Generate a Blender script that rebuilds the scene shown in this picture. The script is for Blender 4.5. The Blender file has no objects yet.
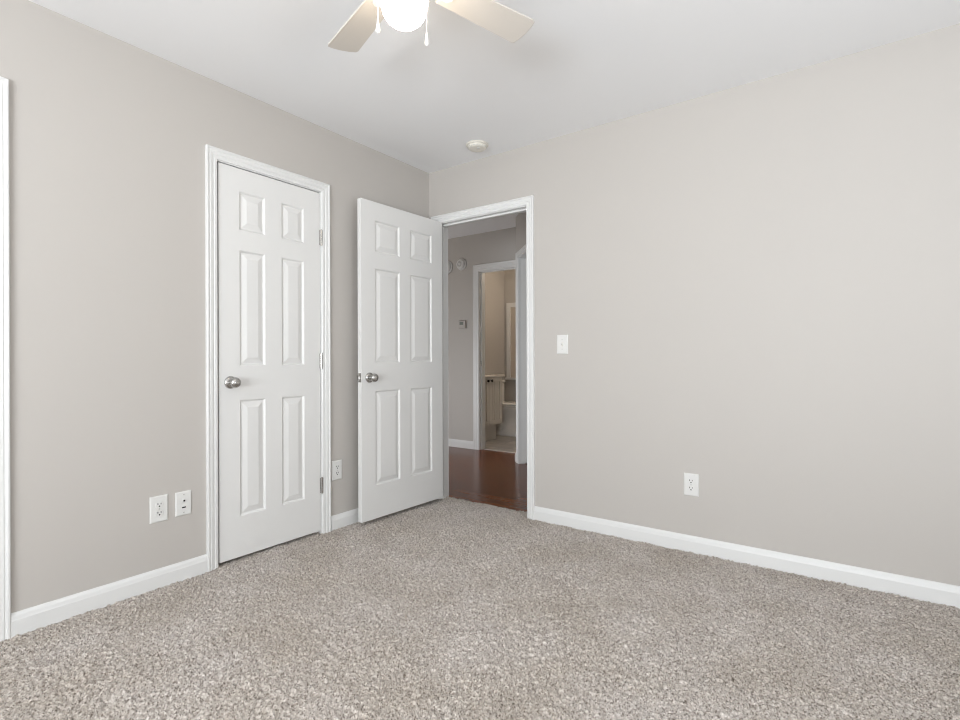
import bpy, math, random
import numpy as np
from mathutils import Vector, Matrix
random.seed(7)
C = bpy.context.scene.collection
sc = bpy.context.scene

# ---------------------------------------------------------------- camera
cam_d = bpy.data.cameras.new('camera')
cam = bpy.data.objects.new('camera', cam_d)
C.objects.link(cam)
cam_d.sensor_width = 36.0
cam_d.lens = 517.25 / 960 * 36
cam_d.shift_y = -1.6 / 960
cam_d.clip_start = 0.02
cam.matrix_world = (Matrix.Translation((2.591, -2.930, 1.046)) @ Matrix.Rotation(math.radians(35.92), 4, 'Z')
                    @ Matrix.Rotation(math.radians(90), 4, 'X') @ Matrix.Rotation(-0.0032, 4, 'Z'))
sc.camera = cam
sc.cycles.filter_width = 1.1

# ---------------------------------------------------------------- world, exposure, large lights
sc.view_settings.view_transform = 'Standard'
sc.view_settings.look = 'None'
sc.view_settings.gamma = 1
sc.view_settings.use_curve_mapping = False
sc.view_settings.exposure = 0.07
w = bpy.data.worlds.new('sky'); sc.world = w
w.use_nodes = True
w.node_tree.nodes['Background'].inputs[0].default_value = (0.75, 0.86, 1.0, 1)
w.node_tree.nodes['Background'].inputs[1].default_value = 0.35


def area(name, loc, rot, sx, sy, power, col):
    l = bpy.data.lights.new(name, 'AREA')
    l.shape = 'RECTANGLE'; l.size = sx; l.size_y = sy; l.energy = power; l.color = col
    o = bpy.data.objects.new(name, l); o.location = loc; o.rotation_euler = rot
    C.objects.link(o); return o


# daylight just outside the two windows behind the camera: sky light, and upward fill added to brighten the ceiling
DAY = (0.915, 0.96, 1.0)
area('daylight_rear', (2.4, -5.46, 1.42), (math.radians(90), 0, 0), 2.2, 1.45, 32, DAY)
area('daylight_side', (3.96, -1.75, 1.42), (math.radians(90), 0, math.radians(90)), 1.5, 1.45, 4, DAY)
area('upward_fill_rear', (2.4, -5.65, 0.95), (math.radians(90 + 45), 0, 0), 2.2, 1.0, 222, DAY)
area('upward_fill_side', (4.15, -1.75, 0.95), (math.radians(90 + 52), 0, math.radians(90)), 1.5, 1.0, 26, DAY)
# daylight fill added for the lower hallway wall, through a made-up doorway
area('hall_daylight_fill', (-1.4, 0.05, 0.6), (math.radians(90), 0, 0), 0.9, 1.0, 15, DAY)


def point(name, loc, power, col, r=0.08):
    l = bpy.data.lights.new(name, 'POINT'); l.energy = power; l.color = col; l.shadow_soft_size = r
    o = bpy.data.objects.new(name, l); o.location = loc; C.objects.link(o); return o


point('hall_warm_fill', (-1.9, 0.75, 2.2), 2.7, (1.0, 0.84, 0.66), 0.12)  # warm fill added for the upper hallway, no fixture here
point('bathroom_lamp', (-0.55, 2.95, 2.3), 13, (1.0, 0.84, 0.66), 0.12)


# ---------------------------------------------------------------- materials
def mat(name, col, rough=0.5, metal=0.0, spec=0.5):
    m = bpy.data.materials.new(name); m.use_nodes = True
    b = m.node_tree.nodes['Principled BSDF']
    b.inputs['Base Color'].default_value = (*col, 1)
    b.inputs['Roughness'].default_value = rough
    b.inputs['Metallic'].default_value = metal
    b.inputs['Specular IOR Level'].default_value = spec
    return m


def nodes(m):
    nt = m.node_tree
    return nt, nt.nodes, nt.links, nt.nodes['Principled BSDF']


def coords(nt, scale=(1, 1, 1), rot=(0, 0, 0)):
    g = nt.nodes.new('ShaderNodeNewGeometry')
    mp = nt.nodes.new('ShaderNodeMapping')
    mp.inputs['Scale'].default_value = scale; mp.inputs['Rotation'].default_value = rot
    nt.links.new(g.outputs['Position'], mp.inputs['Vector'])
    return mp.outputs['Vector']


def paint(name, col, rough, bump=0.03, scale=260, spec=0.35, mottled=0.0):
    """rolled wall paint: tiny orange-peel bump"""
    m = mat(name, col, rough, 0, spec)
    nt, N, L, b = nodes(m)
    v = coords(nt)
    n = N.new('ShaderNodeTexNoise'); n.inputs['Scale'].default_value = scale; n.inputs['Detail'].default_value = 2
    L.new(v, n.inputs['Vector'])
    bp = N.new('ShaderNodeBump'); bp.inputs['Strength'].default_value = bump; bp.inputs['Distance'].default_value = 0.002
    L.new(n.outputs['Fac'], bp.inputs['Height']); L.new(bp.outputs['Normal'], b.inputs['Normal'])
    return m


M_wall = paint('greige_wall_paint', (0.528, 0.499, 0.468), 0.6)
M_ceil = paint('white_ceiling_paint', (0.88, 0.88, 0.885), 0.8, 0.05, 180, 0.2)
M_trim = paint('white_trim_enamel', (0.765, 0.765, 0.755), 0.34, 0.01, 90, 0.5)
M_door = paint('white_door_enamel', (0.77, 0.765, 0.75), 0.42, 0.02, 120, 0.45)
M_plate = mat('white_plastic', (0.74, 0.735, 0.715), 0.35)
M_ivory = mat('cream_plastic', (0.76, 0.73, 0.66), 0.4)
M_dark = mat('black_slot', (0.012, 0.011, 0.010), 0.6)
M_screw = mat('painted_screw', (0.62, 0.61, 0.58), 0.35)
M_porc = mat('white_porcelain', (0.86, 0.83, 0.79), 0.12)
M_cab = paint('white_cabinet_paint', (0.70, 0.66, 0.60), 0.4, 0.01, 90)
M_top = mat('cultured_marble_top', (0.74, 0.70, 0.64), 0.2)
M_bronze = mat('dark_bronze', (0.03, 0.025, 0.02), 0.35, 0.8)
M_shade = mat('tan_roller_shade', (0.55, 0.49, 0.42), 0.8)
M_blade = paint('white_fan_blade', (0.66, 0.62, 0.57), 0.45, 0.01, 60)
M_fan = mat('white_fan_enamel', (0.80, 0.79, 0.77), 0.3)
M_grey = mat('grey_beige_plastic', (0.50, 0.47, 0.44), 0.45)
M_lcd = mat('grey_lcd', (0.22, 0.24, 0.22), 0.2)

M_nickel = mat('satin_nickel', (0.50, 0.49, 0.475), 0.27, 1.0)
nt, N, L, b = nodes(M_nickel)
n = N.new('ShaderNodeTexNoise'); n.inputs['Scale'].default_value = 400
r_ = N.new('ShaderNodeMapRange'); r_.inputs[3].default_value = 0.2; r_.inputs[4].default_value = 0.34
L.new(n.outputs['Fac'], r_.inputs[0]); L.new(r_.outputs[0], b.inputs['Roughness'])

# opal glass globe, lit
M_globe = mat('lit_opal_glass', (0.9, 0.88, 0.84), 0.25)
b = M_globe.node_tree.nodes['Principled BSDF']
b.inputs['Emission Color'].default_value = (1.0, 0.86, 0.68, 1)
b.inputs['Emission Strength'].default_value = 20.0

# cut-pile carpet
M_carpet = mat('beige_cut_pile_carpet', (0.4, 0.37, 0.34), 0.95, 0, 0.05)
nt, N, L, b = nodes(M_carpet)
v = coords(nt)
vo = N.new('ShaderNodeTexVoronoi'); vo.inputs['Scale'].default_value = 250; L.new(v, vo.inputs['Vector'])
sep = N.new('ShaderNodeSeparateColor'); L.new(vo.outputs['Color'], sep.inputs[0])
rp = N.new('ShaderNodeValToRGB')
rp.color_ramp.elements[0].position = 0.0; rp.color_ramp.elements[0].color = (0.16, 0.13, 0.105, 1)
e = rp.color_ramp.elements.new(0.22); e.color = (0.50, 0.45, 0.41, 1)
e = rp.color_ramp.elements.new(0.7); e.color = (0.67, 0.62, 0.58, 1)
rp.color_ramp.elements[-1].position = 1.0; rp.color_ramp.elements[-1].color = (0.84, 0.80, 0.76, 1)
L.new(sep.outputs[0], rp.inputs[0])
big = N.new('ShaderNodeTexNoise'); big.inputs['Scale'].default_value = 2.6; big.inputs['Detail'].default_value = 5; big.inputs['Roughness'].default_value = 0.6  # broad patches: sheen of leaning pile, put into the colour
L.new(v, big.inputs['Vector'])
rb = N.new('ShaderNodeValToRGB')
rb.color_ramp.elements[0].position = 0.36; rb.color_ramp.elements[0].color = (0.86, 0.83, 0.785, 1)
rb.color_ramp.elements[1].position = 0.62; rb.color_ramp.elements[1].color = (0.99, 0.975, 0.965, 1)
L.new(big.outputs['Fac'], rb.inputs[0])
mx = N.new('ShaderNodeMix'); mx.data_type = 'RGBA'; mx.blend_type = 'MULTIPLY'; mx.inputs[0].default_value = 1
L.new(rp.outputs[0], mx.inputs[6]); L.new(rb.outputs[0], mx.inputs[7]); L.new(mx.outputs[2], b.inputs['Base Color'])
b.inputs['Sheen Weight'].default_value = 0.15

# hardwood: planks running along X
M_wood = mat('dark_cherry_hardwood', (0.1, 0.03, 0.015), 0.2, 0, 0.2)
nt, N, L, b = nodes(M_wood)
v = coords(nt)
bk = N.new('ShaderNodeTexBrick'); bk.inputs['Scale'].default_value = 1.0
bk.inputs['Brick Width'].default_value = 1.1; bk.inputs['Row Height'].default_value = 0.083
bk.inputs['Mortar Size'].default_value = 0.0016; bk.inputs['Bias'].default_value = 0.0
bk.inputs['Color1'].default_value = (0.185, 0.053, 0.016, 1); bk.inputs['Color2'].default_value = (0.125, 0.037, 0.013, 1)
bk.inputs['Mortar'].default_value = (0.02, 0.008, 0.004, 1)
L.new(v, bk.inputs['Vector'])
v2 = coords(nt, (3, 60, 3))
ng = N.new('ShaderNodeTexNoise'); ng.inputs['Scale'].default_value = 2; ng.inputs['Detail'].default_value = 4; L.new(v2, ng.inputs['Vector'])
rg = N.new('ShaderNodeMapRange'); rg.inputs[1].default_value = 0.3; rg.inputs[2].default_value = 0.7; rg.inputs[3].default_value = 0.82; rg.inputs[4].default_value = 1.12
L.new(ng.outputs['Fac'], rg.inputs[0])
mx = N.new('ShaderNodeMix'); mx.data_type = 'RGBA'; mx.blend_type = 'MULTIPLY'; mx.inputs[0].default_value = 1
L.new(bk.outputs['Color'], mx.inputs[6]); L.new(rg.outputs[0], mx.inputs[7]); L.new(mx.outputs[2], b.inputs['Base Color'])

# bathroom tile
M_tile = mat('grey_stone_tile', (0.5, 0.46, 0.42), 0.3)
nt, N, L, b = nodes(M_tile)
v = coords(nt)
bk = N.new('ShaderNodeTexBrick'); bk.offset = 0.5
bk.inputs['Scale'].default_value = 1.0; bk.inputs['Brick Width'].default_value = 0.6; bk.inputs['Row Height'].default_value = 0.3
bk.inputs['Mortar Size'].default_value = 0.003
bk.inputs['Color1'].default_value = (0.58, 0.53, 0.48, 1); bk.inputs['Color2'].default_value = (0.36, 0.335, 0.31, 1)
bk.inputs['Mortar'].default_value = (0.3, 0.28, 0.26, 1)
L.new(v, bk.inputs['Vector'])
nn = N.new('ShaderNodeTexNoise'); nn.inputs['Scale'].default_value = 6; nn.inputs['Detail'].default_value = 6; nn.inputs['Distortion'].default_value = 1.5
L.new(v, nn.inputs['Vector'])
rg = N.new('ShaderNodeMapRange'); rg.inputs[1].default_value = 0.3; rg.inputs[2].default_value = 0.7; rg.inputs[3].default_value = 0.8; rg.inputs[4].default_value = 1.2
L.new(nn.outputs['Fac'], rg.inputs[0])
mx = N.new('ShaderNodeMix'); mx.data_type = 'RGBA'; mx.blend_type = 'MULTIPLY'; mx.inputs[0].default_value = 1
L.new(bk.outputs['Color'], mx.inputs[6]); L.new(rg.outputs[0], mx.inputs[7]); L.new(mx.outputs[2], b.inputs['Base Color'])


# ---------------------------------------------------------------- mesh helpers
class MB:
    """collects shapes; build() links them as ONE mesh object"""
    def __init__(s):
        s.v = []; s.f = []; s.smooth = []

    def add(s, vs, fs, smooth=False):
        o = len(s.v); s.v += [tuple(p) for p in vs]
        for f in fs:
            s.f.append(tuple(i + o for i in f)); s.smooth.append(smooth)
        return s

    def box(s, x0, x1, y0, y1, z0, z1):
        vs = [(x, y, z) for z in (z0, z1) for y in (y0, y1) for x in (x0, x1)]
        return s.add(vs, [(0, 2, 3, 1), (4, 5, 7, 6), (0, 1, 5, 4), (2, 6, 7, 3), (0, 4, 6, 2), (1, 3, 7, 5)])

    def bbox(s, x0, x1, y0, y1, z0, z1, r):
        """box with chamfered front edges all round (all 12 edges)"""
        import itertools
        c = [(x0, x1), (y0, y1), (z0, z1)]
        vs = []; idx = {}
        for sg in itertools.product((0, 1), repeat=3):
            for ax in range(3):
                p = [c[i][sg[i]] + (0 if i == ax else (r if sg[i] == 0 else -r)) for i in range(3)]
                idx[(sg, ax)] = len(vs); vs.append(p)
        fs = []
        for ax in range(3):
            o = [i for i in range(3) if i != ax]
            for sd in (0, 1):
                q = []
                for a, bb in ((0, 0), (1, 0), (1, 1), (0, 1)):
                    sg = [0, 0, 0]; sg[ax] = sd; sg[o[0]] = a; sg[o[1]] = bb
                    q.append(idx[(tuple(sg), ax)])
                fs.append(q)
            for a in (0, 1):
                for bb in (0, 1):
                    def k(t, face):
                        sg = [0, 0, 0]; sg[ax] = t; sg[o[0]] = a; sg[o[1]] = bb
                        return idx[(tuple(sg), face)]
                    fs.append([k(0, o[0]), k(1, o[0]), k(1, o[1]), k(0, o[1])])
        for sg in itertools.product((0, 1), repeat=3):
            fs.append([idx[(sg, 0)], idx[(sg, 1)], idx[(sg, 2)]])
        return s.add(vs, fs)

    def lathe(s, prof, n=28, mtx=None, smooth=True):
        """prof: (radius, height) pairs, turned about local z"""
        vs = []; fs = []
        for r, z in prof:
            for k in range(n):
                a = 2 * math.pi * k / n
                p = Vector((r * math.cos(a), r * math.sin(a), z))
                vs.append(mtx @ p if mtx else p)
        m = len(prof)
        for i in range(m - 1):
            for k in range(n):
                fs.append((i * n + k, i * n + (k + 1) % n, (i + 1) * n + (k + 1) % n, (i + 1) * n + k))
        s.add(vs, fs, smooth)
        s.add(vs[:n], [tuple(range(n))[::-1]], False)
        s.add(vs[-n:], [tuple(range(n))], False)
        return s

    def cyl(s, p0, p1, r, n=14):
        p0 = Vector(p0); p1 = Vector(p1); d = p1 - p0
        q = d.to_track_quat('Z', 'Y').to_matrix().to_4x4()
        return s.lathe([(r, 0), (r, d.length)], n, Matrix.Translation(p0) @ q)

    def loft(s, rings, smooth=True, caps=True):
        n = len(rings[0]); vs = [p for r in rings for p in r]; fs = []
        for i in range(len(rings) - 1):
            for k in range(n):
                fs.append((i * n + k, i * n + (k + 1) % n, (i + 1) * n + (k + 1) % n, (i + 1) * n + k))
        s.add(vs, fs, smooth)
        if caps:
            s.add(rings[0], [tuple(range(n))[::-1]]); s.add(rings[-1], [tuple(range(n))])
        return s

    def prism(s, poly, fn0, fn1):
        """closed profile swept from fn0 to fn1"""
        n = len(poly)
        return s.loft([[fn0(*p) for p in poly], [fn1(*p) for p in poly]], smooth=False)

    def xf(s, m):
        s.v = [tuple(m @ Vector(p)) for p in s.v]; return s

    def build(s, name, m, parent=None, weld=False):
        me = bpy.data.meshes.new(name)
        me.from_pydata([tuple(p) for p in s.v], [], s.f)
        me.polygons.foreach_set('use_smooth', s.smooth)
        import bmesh
        bm = bmesh.new(); bm.from_mesh(me)
        if weld:
            bmesh.ops.remove_doubles(bm, verts=bm.verts, dist=1e-5)
        bmesh.ops.recalc_face_normals(bm, faces=bm.faces)
        bm.to_mesh(me); bm.free()
        me.materials.append(m)
        o = bpy.data.objects.new(name, me); C.objects.link(o)
        if parent:
            o.parent = parent
        return o


def tag(o, label, cat, group=None, kind=None):
    o['label'] = label; o['category'] = cat
    if group: o['group'] = group
    if kind: o['kind'] = kind
    return o


def structure(o, label=None, cat=None):
    o['kind'] = 'structure'
    if label: o['label'] = label
    if cat: o['category'] = cat
    return o


def empty(name, mtx):
    o = bpy.data.objects.new(name, None); o.matrix_world = mtx; o.empty_display_size = 0.05
    C.objects.link(o); return o


def copy_tree(o, mtx=None, parent=None):
    c = o.copy(); C.objects.link(c)
    if parent: c.parent = parent
    if mtx is not None: c.matrix_world = mtx
    for ch in list(o.children):
        copy_tree(ch, None, c)
    return c


H = 2.44          # bedroom ceiling
HH = 2.48         # hallway ceiling
X1, Y1 = 3.8, -5.3    # far sides of the bedroom (behind the camera)
T = 0.115         # wall thickness

# local frame on a wall: a along the wall, t out of the wall into the room, z up
FR = lambda a, t, z: Vector((a, -t, z))           # wall_right (y = 0)
FL = lambda a, t, z: Vector((t, a, z))            # wall_left (x = 0)
FH = lambda a, t, z: Vector((a, 1.875 - t, z))    # hallway wall (y = 1.875)
MR = Matrix(((1, 0, 0, 0), (0, 0, -1, 0), (0, 1, 0, 0), (0, 0, 0, 1)))     # (a, z, t) -> wall_right
ML = Matrix(((0, 0, 1, 0), (1, 0, 0, 0), (0, 1, 0, 0), (0, 0, 0, 1)))      # (a, z, t) -> wall_left

# ---------------------------------------------------------------- shell
DT = 2.0435      # jamb head
mb = MB()
# closet opening y -1.600..-0.980, next doorway y -3.06..-2.438
DW = DT + .018
mb.box(-T, 0, -2.4325, -1.616, 0, H); mb.box(-T, 0, -0.961, 0, 0, H); mb.box(-T, 0, 0, T, 0, HH); mb.box(-T, 0, Y1 - T, -3.083, 0, H)
mb.box(-T, 0, -1.616, -0.961, DW, H); mb.box(-T, 0, -3.083, -2.4325, DW, H)
structure(mb.build('wall_left', M_wall), 'greige painted wall holding the closed panel door', 'wall')
mb = MB()
mb.box(0, 0.070, 0, T, 0, HH); mb.box(0.865, X1 + T, 0, T, 0, HH); mb.box(0.070, 0.865, 0, T, DW, HH)
structure(mb.build('wall_right', M_wall), 'long blank greige wall with the open doorway at its end', 'wall')
mb = MB()       # rear wall, window hole x 1.3..3.5, z 0.7..2.15
mb.box(-T, 1.3, Y1 - T, Y1, 0, H); mb.box(3.5, X1 + T, Y1 - T, Y1, 0, H); mb.box(1.3, 3.5, Y1 - T, Y1, 0, 0.7); mb.box(1.3, 3.5, Y1 - T, Y1, 2.15, H)
structure(mb.build('wall_rear', M_wall))
mb = MB()       # side wall, window hole y -2.5..-1.0
mb.box(X1, X1 + T, Y1, -2.5, 0, H); mb.box(X1, X1 + T, -1.0, 0, 0, H); mb.box(X1, X1 + T, -2.5, -1.0, 0, 0.7); mb.box(X1, X1 + T, -2.5, -1.0, 2.15, H)
structure(mb.build('wall_side', M_wall))
for nm, hor in (('window_2', True), ('window_3', False)):
    mb = MB()
    a0, a1 = (1.3, 3.5) if hor else (-2.5, -1.0)
    p = Y1 - 0.07 if hor else X1 + 0.07
    for (s0, s1, z0, z1) in ((a0, a0 + .04, .7, 2.15), (a1 - .04, a1, .7, 2.15), (a0, a1, .7, .74), (a0, a1, 2.11, 2.15), (a0, a1, 1.41, 1.44)):
        if hor: mb.box(s0, s1, p - .02, p + .02, z0, z1)
        else: mb.box(p - .02, p + .02, s0, s1, z0, z1)
    structure(mb.build(nm, M_trim))
structure(MB().box(-.9, X1 + .3, Y1 - .3, 0.0, H, H + 0.1).build('ceiling', M_ceil), 'smooth white painted bedroom ceiling', 'ceiling')
structure(MB().box(-2.6, X1 + .3, -.2, 4.0, HH + .0601, HH + .12).box(-2.6, X1 + .3, 0.05, 4.0, HH, HH + .06).box(-2.6, -.9, -.2, .05, HH, HH + .06).build('ceiling_hallway', M_ceil), 'dim hallway ceiling beyond the open doorway', 'ceiling')
# closets behind the left wall (dark, shut)
mb = MB()
mb.box(-0.76, -0.70, -3.3, -0.6, 0, H); mb.box(-0.70, -T, -3.3, -3.24, 0, H); mb.box(-0.70, -T, -0.66, -0.6, 0, H)
mb.box(-0.70, -T, -2.05, -1.99, 0, H)
structure(mb.build('wall_closet', M_wall))

# hallway and bathroom shell
HX0 = -2.4
mb = MB()       # hallway wall facing the bedroom, bathroom doorway x -0.90..-0.25
mb.box(HX0, -0.918, 1.875, 1.99, 0, HH); mb.box(-0.232, 0.3, 1.875, 1.99, 0, HH); mb.box(-0.918, -0.232, 1.875, 1.99, DW, HH)
structure(mb.build('wall_hallway', M_wall), 'dim hallway wall with the bathroom doorway', 'wall')
structure(MB().box(HX0 - .1, HX0, T, 2.0, 0, HH).build('wall_hallway_end', M_wall))
structure(MB().box(HX0 - .1, -1.9, 0.0, T, 0, HH).box(-.9, -T, 0.0, T, 0, HH).box(-1.9, -.9, 0.0, T, DT, HH).build('wall_hallway_near', M_wall))  # opening made up for the added hallway light
structure(MB().box(HX0 - .1, -.76, -.1, 0, 0, HH).build('wall_side_room', M_wall))
# angled wall with its own doorway: from C1 along (1,-1)
C1 = Vector((-0.2, 1.55, 0)); D1 = Vector((1, -1, 0)).normalized(); N1 = Vector((-1, -1, 0)).normalized()   # N1 faces the hallway
MD = Matrix(((D1.x, 0, N1.x, C1.x), (D1.y, 0, N1.y, C1.y), (0, 1, 0, 0), (0, 0, 0, 1)))      # (a, z, t)
da0, da1 = 0.115, 0.83
mb = MB()
mb.box(0, da0 - .018, 0, HH, -T, 0); mb.box(da1 + .018, 1.62, 0, HH, -T, 0); mb.box(da0 - .018, da1 + .018, DW, HH, -T, 0)
mb.xf(MD)
mb.box(-0.2, -0.1, 1.6, 1.875, 0, HH)
structure(mb.build('wall_angled', M_wall), 'angled hallway wall with a doorway', 'wall')
structure(MB().box(1.45, 1.55, T, 2.0, 0, HH).build('wall_far_room', M_wall))
mb = MB()
mb.box(-1.75, -1.65, 1.99, 3.65, 0, HH); mb.box(-1.65, 0.3, 3.55, 3.65, 0, HH); mb.box(0.3, 0.4, 1.875, 3.65, 0, HH)
structure(mb.build('wall_bathroom', M_wall), 'tan bathroom wall behind the vanity', 'wall')
structure(MB().box(0.3, 1.5, 1.9, 2.0, 0, HH).build('wall_room_back', M_wall))

# floors
structure(MB().box(HX0, 1.5, 0.108, 1.93, -0.06, -0.004).build('floor_hallway', M_wood), 'glossy dark red brown hardwood hallway floor', 'floor')
structure(MB().box(-1.7, 0.35, 1.93, 3.6, -0.06, 0.002).build('floor_bathroom', M_tile), 'grey stone tile bathroom floor', 'floor')
# carpet: jittered pile surface
st = 0.0050
xs = np.arange(-0.72, X1 + 0.03, st); ys = np.arange(Y1 - 0.03, 0.108, st)
xs = xs[(xs > -0.72)]
gx, gy = np.meshgrid(xs, ys)
rng = np.random.default_rng(3)
gx = gx + rng.uniform(-.4, .4, gx.shape) * st; gy = gy + rng.uniform(-.4, .4, gy.shape) * st
gy[-1, :] = 0.108
big = 0.0
for k in range(10):
    a = rng.uniform(0, 6.28); fq = rng.uniform(12, 45)
    big = big + 0.0006 * np.sin(fq * (gx * math.cos(a) + gy * math.sin(a)) + rng.uniform(0, 6.28))
gz = -0.0095 + rng.uniform(0, 1, gx.shape) ** 1.0 * 0.0150 + big
gz[-1, :] = -0.012
nv = gx.size; ny, nx = gx.shape
co = np.stack([gx.ravel(), gy.ravel(), gz.ravel()], 1).astype(np.float32)
i = (np.arange(ny - 1)[:, None] * nx + np.arange(nx - 1)[None, :]).ravel()
quads = np.stack([i, i + 1, i + nx + 1, i + nx], 1).astype(np.int32)
me = bpy.data.meshes.new('floor')
me.vertices.add(nv); me.vertices.foreach_set('co', co.ravel())
me.loops.add(quads.size); me.loops.foreach_set('vertex_index', quads.ravel())
me.polygons.add(len(quads))
me.polygons.foreach_set('loop_start', np.arange(0, quads.size, 4, dtype=np.int32))
me.polygons.foreach_set('use_smooth', np.ones(len(quads), dtype=bool))
me.update(calc_edges=True); me.validate()
me.materials.append(M_carpet)
fl = bpy.data.objects.new('floor', me); C.objects.link(fl)
structure(fl, 'heathered beige cut pile bedroom carpet', 'floor')
structure(MB().box(-0.76, X1 + .1, Y1 - .1, 0.106, -0.06, -0.02).build('floor_slab', M_carpet))

# ---------------------------------------------------------------- baseboards and casings
BB = [(0, 0), (.014, 0), (.014, .062), (.0125, .066), (.0105, .078), (.006, .087), (.003, .090), (0, .090)]


def baseboard(name, F, a0, a1, label=None):
    mb = MB().prism(BB, lambda t, z: F(a0, t, z - .004), lambda t, z: F(a1, t, z - .004))
    return structure(mb.build(name, M_trim), label, 'baseboard' if label else None)


baseboard('baseboard_left', FL, -2.391, -1.657, 'white baseboard between the left edge casing and the closed door')
baseboard('baseboard_corner', FL, -0.916, 0.0, 'short white baseboard behind the open door')
baseboard('baseboard_right', FR, 0.905, X1, 'long white baseboard under the blank wall')
baseboard('baseboard_rear', lambda a, t, z: Vector((a, Y1 + t, z)), 0, X1)
baseboard('baseboard_side', lambda a, t, z: Vector((X1 - t, a, z)), Y1, 0)
baseboard('baseboard_hallway', FH, HX0, -0.967, 'white baseboard along the hallway wall')
baseboard('baseboard_bathroom', lambda a, t, z: Vector((a, 3.55 - t, z)), -1.65, 0.3)
baseboard('baseboard_vanity', lambda a, t, z: Vector((-1.65 + t, a, z)), 2.7, 3.55)
FD = lambda a, t, z: C1 + D1 * a + N1 * t + Vector((0, 0, z))
baseboard('baseboard_angled', FD, -0.012, da0 - 0.062)

CP = [(0, 0), (0, .007), (.003, .010), (.015, .0115), (.018, .009), (.022, .009), (.026, .0125), (.038, .0145), (.041, .0125), (.045, .0135), (.050, .0175), (.055, .0175), (.058, .015), (.058, 0)]


def casing(name, F, a0, a1, label, top=DT, scale=1.0, stop=(.036, .048), head=True):
    """mitred casing round three sides; jamb lining and stop as children.  a0..a1 = jamb faces"""
    r = .004
    rings = []
    for q in range(4):
        ring = []
        for (wd, t) in CP:
            wd *= scale * .955
            a = (a0 - r - wd) if q < 2 else (a1 + r + wd)
            z = -0.004 if q in (0, 3) else top + r + wd
            ring.append(F(a, t, z))
        rings.append(ring)
    o = structure(MB().loft(rings, smooth=False).build(name, M_trim), label, 'door casing')
    jb = MB()
    for (b0, b1, z0, z1) in ((a0 - .018, a0, -0.004, top + .018), (a1, a1 + .018, -0.004, top + .018), (a0, a1, top, top + .018)):
        vs = [F(a, t, z) for z in (z0, z1) for t in (0.0006, -T - .0006) for a in (b0, b1)]
        jb.add(vs, [(0, 2, 3, 1), (4, 5, 7, 6), (0, 1, 5, 4), (2, 6, 7, 3), (0, 4, 6, 2), (1, 3, 7, 5)])
    jb.build('jamb', M_trim, o)
    if stop:
        sb = MB()
        s0, s1 = -stop[0], -stop[1] - .022
        for (b0, b1, z0, z1) in ((a0, a0 + .011, -0.004, top - .011), (a1 - .011, a1, -0.004, top - .011), (a0, a1, top - .011, top)):
            vs = [F(a, t, z) for z in (z0, z1) for t in (s0, s1) for a in (b0, b1)]
            sb.add(vs, [(0, 2, 3, 1), (4, 5, 7, 6), (0, 1, 5, 4), (2, 6, 7, 3), (0, 4, 6, 2), (1, 3, 7, 5)])
        sb.build('door_stop', M_trim, o)
    return o


casing('trim_1', FL, -1.599, -0.979, 'white fluted casing around the closed closet door', stop=(.040, .048))
tc = casing('trim_2', FR, 0.088, 0.847, 'white casing around the open bedroom doorway', stop=(.040, .048))
casing('trim_3', FL, -3.065, -2.4505, 'white casing at the left edge of the view', stop=(.040, .048))
tb = casing('trim_4', FH, -0.900, -0.250, 'white casing around the bathroom doorway', scale=1.33)
casing('trim_5', FD, da0, da1, 'white casing of the angled hallway doorway', stop=None)
structure(MB().box(da0, da1, -0.004, .004, -T, -T + .05).xf(MD).build('trim_6', M_bronze), 'dark threshold strip in the angled doorway', 'threshold')
# strike plates on jambs
MB().box(-0.9, -0.8985, 1.905, 1.932, 0.955, 1.02).build('strike_plate', M_bronze, tb)


# ---------------------------------------------------------------- six-panel doors
def slab(W, s, pw, Hh=2.013, Td=.035):
    """six-panel slab in local (u, z, t): t=0 front, -Td back"""
    mb = MB()
    us = [0, s, s + pw, W - s - pw, W - s, W]
    zb_ = 2.038 - Hh
    zs = [0] + [z - zb_ for z in (.228, .834, 1.011, 1.615, 1.719, 1.922)] + [Hh]
    prof = [(0, 0), (.003, -.0015), (.009, -.0088), (.013, -.0095), (.040, -.0016), (.043, -.0010)]
    for side in (0, 1):
        g = (lambda t: t) if side == 0 else (lambda t: -Td - t)
        for iu in range(5):
            for iz in range(7):
                u0, u1, z0, z1 = us[iu], us[iu + 1], zs[iz], zs[iz + 1]
                if iu in (1, 3) and iz in (1, 3, 5):
                    rings = [[(u0 + w_, z0 + w_, g(t)), (u1 - w_, z0 + w_, g(t)), (u1 - w_, z1 - w_, g(t)), (u0 + w_, z1 - w_, g(t))] for w_, t in prof]
                    mb.loft(rings, smooth=False, caps=False)
                    mb.add(rings[-1], [(0, 1, 2, 3)])
                else:
                    mb.add([(u0, z0, g(0)), (u1, z0, g(0)), (u1, z1, g(0)), (u0, z1, g(0))], [(0, 1, 2, 3)])
    for iu in range(5):
        for z in (0, Hh):
            mb.add([(us[iu], z, 0), (us[iu + 1], z, 0), (us[iu + 1], z, -Td), (us[iu], z, -Td)], [(0, 1, 2, 3)])
    for iz in range(7):
        for u in (0, W):
            mb.add([(u, zs[iz], 0), (u, zs[iz + 1], 0), (u, zs[iz + 1], -Td), (u, zs[iz], -Td)], [(0, 1, 2, 3)])
    return mb


KNOB = [(.0, .0), (.0325, .0), (.0325, .003), (.030, .007), (.022, .011), (.013, .013), (.0115, .018), (.0115, .027), (.015, .031), (.022, .036), (.0262, .043), (.0272, .050), (.0255, .057), (.020, .063), (.012, .0665), (.004, .068), (.0, .068)]


def knob(parent, m4):
    k = MB().lathe(KNOB[:6] , 32, m4).build('knob_rose', M_nickel, parent)
    MB().lathe(KNOB[5:], 32, m4).build('door_knob', M_nickel, k)


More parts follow.
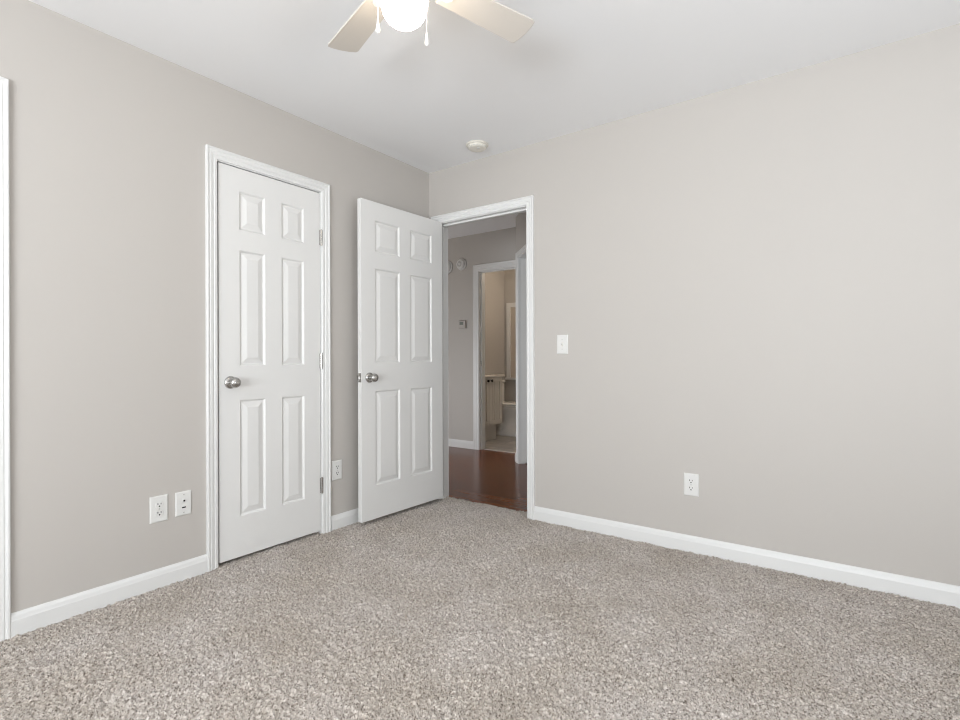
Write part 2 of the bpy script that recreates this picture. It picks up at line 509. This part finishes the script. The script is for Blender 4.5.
def hinge(parent, p, n_=Vector((1, 0, 0)), ln=.09, leaf=None):
    """barrel with five knuckles and two end tips"""
    mb = MB()
    p = Vector(p); kz = ln / 5
    for k in range(5):
        mb.cyl(p + Vector((0, 0, -ln / 2 + k * kz + .0006)), p + Vector((0, 0, -ln / 2 + (k + 1) * kz - .0006)), .0078, 14)
    mb.cyl(p + Vector((0, 0, -ln / 2 - .004)), p + Vector((0, 0, ln / 2 + .004)), .0055, 10)
    if leaf: leaf(mb, p, ln)
    return mb.build('hinge', M_nickel, parent)


# closed closet door: front face flush with the wall, latch side toward the camera's left
d1 = slab(.6095, .109, .1465, 2.020).xf(ML @ Matrix.Translation((-1.592, .018, -.002))).build('door_1', M_door, weld=True)
structure(d1, 'closed white six panel closet door in the greige wall', 'door')
knob(d1, ML @ Matrix.Translation((-1.533, .927, -.002)))
for z in (1.772, 1.034, .29):
    def leaf(mb, p, ln):
        mb.box(-.0010, .0035, -.9885, -.9825, p.z - ln / 2, p.z + ln / 2)
    hinge(d1, (.0065, -.9785, z), leaf=leaf)
MB().box(-.022, -.004, -1.5975, -1.5935, .90, .955).build('latch_plate', M_nickel, d1)

# door at the picture's left edge (only its casing shows)
d3 = slab(.607, .109, .1465).xf(ML @ Matrix.Translation((-3.061, .025, -.002))).build('door_3', M_door, weld=True)
structure(d3, 'white panel door at the left edge, mostly outside the view', 'door')
knob(d3, ML @ Matrix.Translation((-2.995, .927, -.002)))

# open bedroom door: hinge axis near the left jamb, swung a little past ninety degrees
hx, hy = 0.135, -0.010
fx, fy = 0.1105, -0.760
du = Vector((hx - fx, hy - fy, 0)); Wd = du.length; du.normalize()
nn = Vector((du.y, -du.x, 0))           # faces the camera side (+x)
E2 = Matrix(((du.x, 0, nn.x, fx), (du.y, 0, nn.y, fy), (0, 1, 0, 0), (0, 0, 0, 1)))
d2 = slab(Wd, .112, (Wd - .224 - .098) / 2, 2.020).xf(E2 @ Matrix.Translation((0, .0265, 0))).build('door_2', M_door, weld=True)
structure(d2, 'open white six panel door swung back against the corner wall', 'door')
knob(d2, E2 @ Matrix.Translation((.062, .927, 0)))
knob(d2, E2 @ Matrix.Translation((.062, .927, -.035)) @ Matrix.Rotation(math.pi, 4, 'Y'))
lp = MB().box(-.0012, .001, .899, .956, -.030, -.005).xf(E2).build('latch_plate', M_nickel, d2)
MB().bbox(-.011, .001, .917, .938, -.024, -.011, .002).xf(E2).build('latch_bolt', M_nickel, lp)
for z in (1.772, 1.034, .29):
    def leaf(mb, p, ln):
        mb.box(.0865, .0885, .0, .03, p.z - ln / 2, p.z + ln / 2)
    hinge(d2, (.094, -.004, z), leaf=leaf)

# door of the angled hallway doorway, opened inward
hp = C1 + D1 * (da0 + .004) - N1 * .03
du = Vector((.80, .60, 0)).normalized()
nn = Vector((du.y, -du.x, 0))
E4 = Matrix(((du.x, 0, nn.x, hp.x), (du.y, 0, nn.y, hp.y), (0, 1, 0, 0), (0, 0, 0, 1)))
d4 = slab(.70, .105, (.70 - .21 - .095) / 2).xf(E4 @ Matrix.Translation((0, .02, 0))).build('door_4', M_door, weld=True)
structure(d4, 'white door standing open in the angled hallway doorway', 'door')


# ---------------------------------------------------------------- wall plates (local x, z-up as y, out as z)
def plate_base(name, mtx, label, cat, w=.076, h=.120):
    root = empty(name, mtx)
    tag(root, label, cat)
    mb = MB()
    prof = [(0, 0), (0, .003), (.0035, .0058), (.006, .0062)]
    rings = [[(-w / 2 + i_, -h / 2 + i_, t), (w / 2 - i_, -h / 2 + i_, t), (w / 2 - i_, h / 2 - i_, t), (-w / 2 + i_, h / 2 - i_, t)] for i_, t in prof]
    mb.loft(rings, smooth=False)
    mb.build('cover_plate', M_plate, root)
    return root


def screw(root, y):
    mb = MB().lathe([(.0034, .0058), (.0034, .0068), (.002, .0074), (0, .0074)], 12, Matrix.Translation((0, y, 0)))
    s = mb.build('screw', M_screw, root)
    MB().box(-.0026, .0026, y - .0004, y + .0004, .0073, .0076).build('screw_slot', M_dark, s)


def outlet(mtx, label):
    r = plate_base('electrical_outlet', mtx, label, 'outlet')
    for dy in (.0195, -.0195):
        pts = []
        for k in range(32):
            a = 2 * math.pi * k / 32
            pts.append((.0172 * math.cos(a), max(-.0135, min(.0135, .0172 * math.sin(a))) + dy))
        mb = MB().loft([[(x, y, .0058) for x, y in pts], [(x, y, .0078) for x, y in pts], [(x * .96, dy + (y - dy) * .96, .0084) for x, y in pts]], smooth=False)
        f = mb.build('receptacle', M_plate, r)
        sl = MB()
        sl.box(-.0083, -.0050, dy + .0002, dy + .0088, .0080, .0087); sl.box(.0050, .0081, dy + .0008, dy + .0082, .0080, .0087)
        sl.lathe([(.0035, .0080), (.0035, .0087)], 12, Matrix.Translation((0, dy - .0065, 0)))
        sl.build('slots', M_dark, f)
    screw(r, 0)
    return r


def on_right(a, z): return Matrix.Translation((a, 0, z)) @ Matrix(((1, 0, 0, 0), (0, 0, -1, 0), (0, 1, 0, 0), (0, 0, 0, 1)))
def on_left(a, z): return Matrix.Translation((0, a, z)) @ Matrix(((0, 0, 1, 0), (1, 0, 0, 0), (0, 1, 0, 0), (0, 0, 0, 1)))


o1 = outlet(on_right(1.875, .361), 'white duplex outlet low on the long blank wall near its baseboard')
o2 = copy_tree(o1, on_left(-1.873, .360)); o2['label'] = 'white duplex outlet beside the cable jack plate near the closed door'
o3 = copy_tree(o1, on_left(-.866, .360)); o3['label'] = 'white duplex outlet between the closed door casing and the open door'

jk = plate_base('cable_jack', on_left(-1.766, .361), 'white wall plate with round coaxial port and phone jack, nearest the closed door', 'wall plate', .072, .113)
cx = MB().lathe([(.0085, .0058), (.0085, .0085), (.0065, .0105), (.0055, .0105)], 20, Matrix.Translation((0, .014, 0))).build('coaxial_port', M_plate, jk)
MB().lathe([(.0046, .0100), (.0046, .0112), (0, .0112)], 16, Matrix.Translation((0, .014, 0))).build('port_hole', M_dark, cx)
pj = MB().bbox(-.012, .012, -.025, -.011, .0056, .0078, .001).build('phone_jack', M_plate, jk)
MB().box(-.0085, .0085, -.021, -.0150, .0076, .0083).build('port_hole', M_dark, pj)
screw(jk, .042); screw(jk, -.042)

sw = plate_base('light_switch', on_right(1.108, 1.132), 'white single toggle light switch on the blank wall beside the doorway', 'light switch')
tg = MB().bbox(-.0055, .0055, -.0125, .0125, .0056, .0076, .001).build('toggle_collar', M_ivory, sw)
MB().loft([[(-.004, -.007, .007), (.004, -.007, .007), (.004, .007, .007), (-.004, .007, .007)], [(-.0032, .004, .020), (.0032, .004, .020), (.0032, .009, .018), (-.0032, .009, .018)]], smooth=False).build('toggle', M_plate, tg)
screw(sw, .030); screw(sw, -.030)

# ---------------------------------------------------------------- smoke detector
sd = empty('smoke_detector', Matrix.Translation((.600, -.206, H)))
tag(sd, 'round white smoke detector on the bedroom ceiling near the corner', 'smoke detector')
MB().lathe([(0, 0), (.074, 0), (.074, -.007), (.070, -.010), (0, -.010)], 40).build('base_ring', M_ivory, sd)
cv = MB().lathe([(.062, -.009), (.0615, -.020), (.056, -.027), (.045, -.030), (.020, -.031), (0, -.031)], 40).build('cover', M_ivory, sd)
vb = MB()
for k in range(20):
    a = 2 * math.pi * k / 20
    vb.add([Matrix.Rotation(a, 3, 'Z') @ Vector(p) for p in ((.0600, -.006, -.0205), (.0622, -.006, -.0205), (.0622, .006, -.0205), (.0600, .006, -.0205), (.0596, -.006, -.0232), (.0610, -.006, -.0232), (.0610, .006, -.0232), (.0596, .006, -.0232))],
           [(0, 1, 2, 3), (4, 5, 6, 7), (0, 1, 5, 4), (1, 2, 6, 5), (2, 3, 7, 6), (3, 0, 4, 7)])
vb.build('vents', M_screw, cv)
MB().lathe([(.010, -.0305), (.010, -.0325), (0, -.0325)], 20, Matrix.Translation((.02, -.015, 0))).build('test_button', M_plate, cv)

# ---------------------------------------------------------------- ceiling fan
fx0, fy0, zb = 1.425, -1.728, 2.285
fan = empty('ceiling_fan', Matrix.Translation((fx0, fy0, H)))
tag(fan, 'white four blade ceiling fan with glowing globe light and two pull chains', 'ceiling fan')
dz = zb - H
MB().lathe([(0, 0), (.085, 0), (.085, -.012), (.07, -.030), (.05, -.036), (0, -.036)], 40).build('canopy', M_fan, fan)
MB().lathe([(0, -.034), (.06, -.034), (.11, -.045), (.122, -.06), (.122, -.105), (.112, -.12), (.07, -.128), (0, -.128)], 48).build('motor_housing', M_fan, fan)
MB().lathe([(0, -.127), (.058, -.127), (.06, -.135), (.06, -.172), (.052, -.182), (0, -.182)], 40).build('switch_housing', M_fan, fan)
MB().lathe([(0, -.180), (.062, -.180), (.065, -.186), (.065, -.203), (.062, -.206), (0, -.206)], 40).build('globe_fitter', M_fan, fan)
gl = [(.056, -.200), (.062, -.206), (.071, -.214), (.0765, -.226), (.0770, -.246), (.0745, -.268), (.069, -.288), (.059, -.305), (.044, -.318), (.025, -.325), (.008, -.327), (0, -.327)]
MB().lathe(gl, 48).build('globe', M_globe, fan)


def blade_mesh():
    # local: +x outward
    R0, R1, w0, w1 = .150, .533, .100, .128
    top = []; n = 8
    out = []
    for k in range(n + 1):
        x = R0 + (R1 - .03 - R0) * k / n
        out.append((x, -(w0 + (w1 - w0) * k / n) / 2))
    for a in (-60, -30, 0, 30, 60):
        out.append((R1 - .03 + .030 * math.cos(math.radians(a)) ** 1.0 * 0.55 + 0.002, (w1 / 2) * math.sin(math.radians(a)) * 1.06))
    for k in range(n, -1, -1):
        x = R0 + (R1 - .03 - R0) * k / n
        out.append((x, (w0 + (w1 - w0) * k / n) / 2))
    tilt = Matrix.Rotation(math.radians(-9), 3, 'X')
    rings = []
    for t, sc_ in ((-.0035, .985), (-.0025, 1.0), (.0025, 1.0), (.0035, .985)):
        rings.append([tilt @ Vector((.34 + (x - .34) * sc_, y * sc_, t)) for x, y in out])
    return MB().loft(rings, smooth=False)


def arm_mesh():
    mb = MB(); tilt = Matrix.Rotation(math.radians(-9), 3, 'X')
    def ring(x, w_, z, h_):
        return [tilt @ Vector((x, y, zz)) for y, zz in ((-w_, z - h_), (w_, z - h_), (w_, z + h_), (-w_, z + h_))]
    mb.loft([ring(.085, .014, .020, .004), ring(.115, .013, .010, .004), ring(.135, .014, -.006, .0025), ring(.15, .026, -.0062, .0022), ring(.178, .028, -.0062, .0022), ring(.192, .012, -.0062, .0022)], smooth=False)
    for x, y in ((.162, -.016), (.162, .016), (.184, 0)):
        mb.lathe([(.005, -.0115), (.005, -.008), (0, -.008)], 10, Matrix.Translation(tilt @ Vector((x, y, 0))))
    return mb


bl0 = None
for k in range(4):
    m4 = Matrix.Translation((0, 0, dz)) @ Matrix.Rotation(math.radians(162.8 + 90 * k), 4, 'Z')
    if bl0 is None:
        bl0 = blade_mesh().build('blade', M_blade, fan); bl0.matrix_local = m4
        arm_mesh().build('blade_arm', M_fan, bl0)
    else:
        c = bl0.copy(); C.objects.link(c); c.parent = fan; c.matrix_local = m4
        g = bl0.children[0].copy(); C.objects.link(g); g.parent = c


def pull_chain(ang, rad, zbot, zlen):
    px, py = rad * math.cos(ang), rad * math.sin(ang)
    mb = MB()
    mb.cyl((px * .6, py * .6, -.155), (px, py, -.162), .0022, 8)
    z = -.164
    while z > zbot + zlen:
        mb.lathe([(.0004, z - .0032), (.0015, z - .0024), (.0018, z - .0014), (.0015, z - .0004), (.0004, z)], 8, Matrix.Translation((px, py, 0)))
        z -= .0032
    ch = mb.build('pull_chain', M_plate, fan)
    pr = [(0, zlen), (.0022, zlen), (.003, zlen * .9), (.0045, zlen * .6), (.0072, zlen * .28), (.0075, zlen * .16), (.005, .003), (0, 0)]
    MB().lathe([(r, zz + zbot) for r, zz in pr], 18, Matrix.Translation((px, py, 0))).build('chain_pull', M_plate, ch)


rt = math.radians(35.92)
pull_chain(rt + math.radians(180 + 5), .084, 2.083 - H, .046)
pull_chain(rt + math.radians(-8), .074, 2.040 - H, .044)

# ---------------------------------------------------------------- hallway devices
MHm = lambda a, z: Matrix.Translation((a, 1.875, z)) @ Matrix(((1, 0, 0, 0), (0, 0, -1, 0), (0, 1, 0, 0), (0, 0, 0, 1)))
a1 = empty('wall_alarm', MHm(-1.148, 2.152))
tag(a1, 'round white alarm with a ringed centre high beside the bathroom doorway', 'alarm', 'round alarms on the hallway wall')
MB().lathe([(0, 0), (.070, 0), (.070, .012), (.066, .018), (0, .018)], 32).build('base_ring', M_plate, a1)
c_ = MB().lathe([(.058, .016), (.056, .035), (.048, .045), (.030, .048), (.026, .040), (.020, .040), (.016, .052), (0, .054)], 32).build('cover', M_plate, a1)
MB().lathe([(.031, .0478), (.025, .0478), (.025, .042)], 28).build('grille_ring', M_screw, c_)
a2 = empty('wall_alarm', MHm(-1.362, 2.140))
tag(a2, 'round alarm half hidden by the door jamb on the hallway wall', 'alarm', 'round alarms on the hallway wall')
MB().lathe([(0, 0), (.078, 0), (.078, .014), (.074, .020), (0, .020)], 32).build('base_ring', M_plate, a2)
MB().lathe([(.066, .018), (.064, .036), (.054, .046), (0, .049)], 32).build('cover', M_plate, a2)
th = empty('thermostat', MHm(-1.133, 1.445))
tag(th, 'small grey thermostat on the hallway wall below the round alarms', 'thermostat')
MB().bbox(-.060, .060, -.050, .050, 0, .008, .002).build('back_plate', M_grey, th)
tb_ = MB().bbox(-.052, .052, -.043, .043, .007, .030, .004).build('body', M_grey, th)
MB().box(-.030, .024, -.006, .028, .0298, .0306).build('display', M_lcd, tb_)

# ---------------------------------------------------------------- bathroom
va = empty('bathroom_vanity', Matrix.Translation((-1.37, 2.34, 0)))
tag(va, 'white bathroom vanity cabinet with two dark knobs and pale countertop', 'vanity')
def vb_(x0, x1, y0, y1, z0, z1): return (x0 + 1.37, x1 + 1.37, y0 - 2.34, y1 - 2.34, z0, z1)
mb = MB().box(*vb_(-1.645, -1.118, 2.0, 2.655, .20, .805)); mb.build('cabinet', M_cab, va)
MB().box(*vb_(-1.645, -1.185, 2.0, 2.63, .002, .20)).build('toe_kick', M_cab, va)
ct = MB().bbox(*vb_(-1.648, -1.075, 1.992, 2.685, .805, .838), .006).build('countertop', M_top, va)
MB().box(*vb_(-1.648, -1.630, 1.992, 2.685, .838, .93)).build('backsplash', M_top, ct)
# each door: frame, inset grooved panel
for (y0, y1, ky) in ((2.008, 2.352, 2.322), (2.358, 2.650, 2.398)):
    mb = MB()
    zz0, zz1 = .215, .80
    xo = -1.100
    mb.box(*vb_(-1.118, xo, y0, y0 + .05, zz0, zz1)); mb.box(*vb_(-1.118, xo, y1 - .05, y1, zz0, zz1))
    mb.box(*vb_(-1.118, xo, y0 + .05, y1 - .05, zz0, zz0 + .05)); mb.box(*vb_(-1.118, xo, y0 + .05, y1 - .05, zz1 - .05, zz1))
    n = 5; wv = (y1 - y0 - .1) / n
    for k in range(n):
        mb.box(*vb_(-1.118, xo - .007, y0 + .05 + k * wv + .003, y0 + .05 + (k + 1) * wv - .003, zz0 + .05, zz1 - .05))
    dr = mb.build('cabinet_door', M_cab, va)
    km = Matrix.Translation((xo + 1.37, ky - 2.34, .765)) @ Matrix.Rotation(math.pi / 2, 4, 'Y')
    MB().lathe([(.008, 0), (.006, .010), (.016, .016), (.018, .023), (.012, .028), (0, .029)], 18, km).build('knob', M_bronze, dr)

tl = empty('toilet', Matrix.Translation((-1.20, 3.03, .002)))
tag(tl, 'white toilet with closed lid beside the bathroom vanity', 'toilet')


def egg(cx_, a_f, a_b, b_, z, n=36):
    pts = []
    for k in range(n):
        t = 2 * math.pi * k / n
        x = math.cos(t)
        pts.append(Vector((cx_ + (a_f if x > 0 else a_b) * x, b_ * math.sin(t), z)))
    return pts


MB().loft([egg(-.02, .22, .25, .135, 0), egg(-.02, .22, .25, .135, .05), egg(-.02, .20, .24, .118, .085), egg(-.03, .15, .22, .085, .13), egg(-.03, .15, .22, .082, .20), egg(-.01, .20, .23, .105, .27), egg(.02, .24, .24, .145, .325), egg(.03, .26, .25, .178, .37), egg(.03, .265, .25, .183, .395)]).build('bowl', M_porc, tl)
st_ = MB().loft([egg(.03, .27, .22, .188, .398), egg(.03, .275, .225, .192, .404), egg(.03, .275, .225, .192, .412), egg(.03, .27, .22, .188, .418)]).build('seat', M_porc, tl)
MB().loft([egg(.03, .272, .22, .189, .422), egg(.03, .276, .225, .192, .428), egg(.03, .27, .22, .186, .440), egg(.03, .22, .17, .14, .446)]).build('lid', M_porc, tl)
MB().bbox(-.44, -.235, -.20, .20, .36, .70, .02).build('tank', M_porc, tl)
MB().bbox(-.445, -.228, -.21, .21, .70, .735, .01).build('tank_lid', M_porc, tl)
for sy in (-1, 1):
    MB().lathe([(.013, 0), (.013, .012), (.008, .020), (0, .022)], 14, Matrix.Translation((-.08, sy * .118, .078))).build('bolt_cap', M_porc, tl)
# white-framed bathroom window with drawn tan shade, on the far bathroom wall
wx0, wx1, wz0, wz1 = -1.535, -.85, .76, 1.80
mb = MB()
mb.box(wx0 - .065, wx0, 3.528, 3.55, wz0, wz1 + .065); mb.box(wx1, wx1 + .065, 3.528, 3.55, wz0, wz1 + .065)
mb.box(wx0, wx1, 3.528, 3.55, wz1, wz1 + .065)
wn = structure(mb.build('window_1', M_trim), 'white window casing on the far bathroom wall', 'window')
MB().bbox(wx0 - .078, wx1 + .085, 3.50, 3.55, wz0 - .03, wz0, .004).build('window_sill', M_trim, wn)
MB().box(wx0, wx1, 3.540, 3.549, wz0, wz1).build('roller_shade', M_shade, wn)
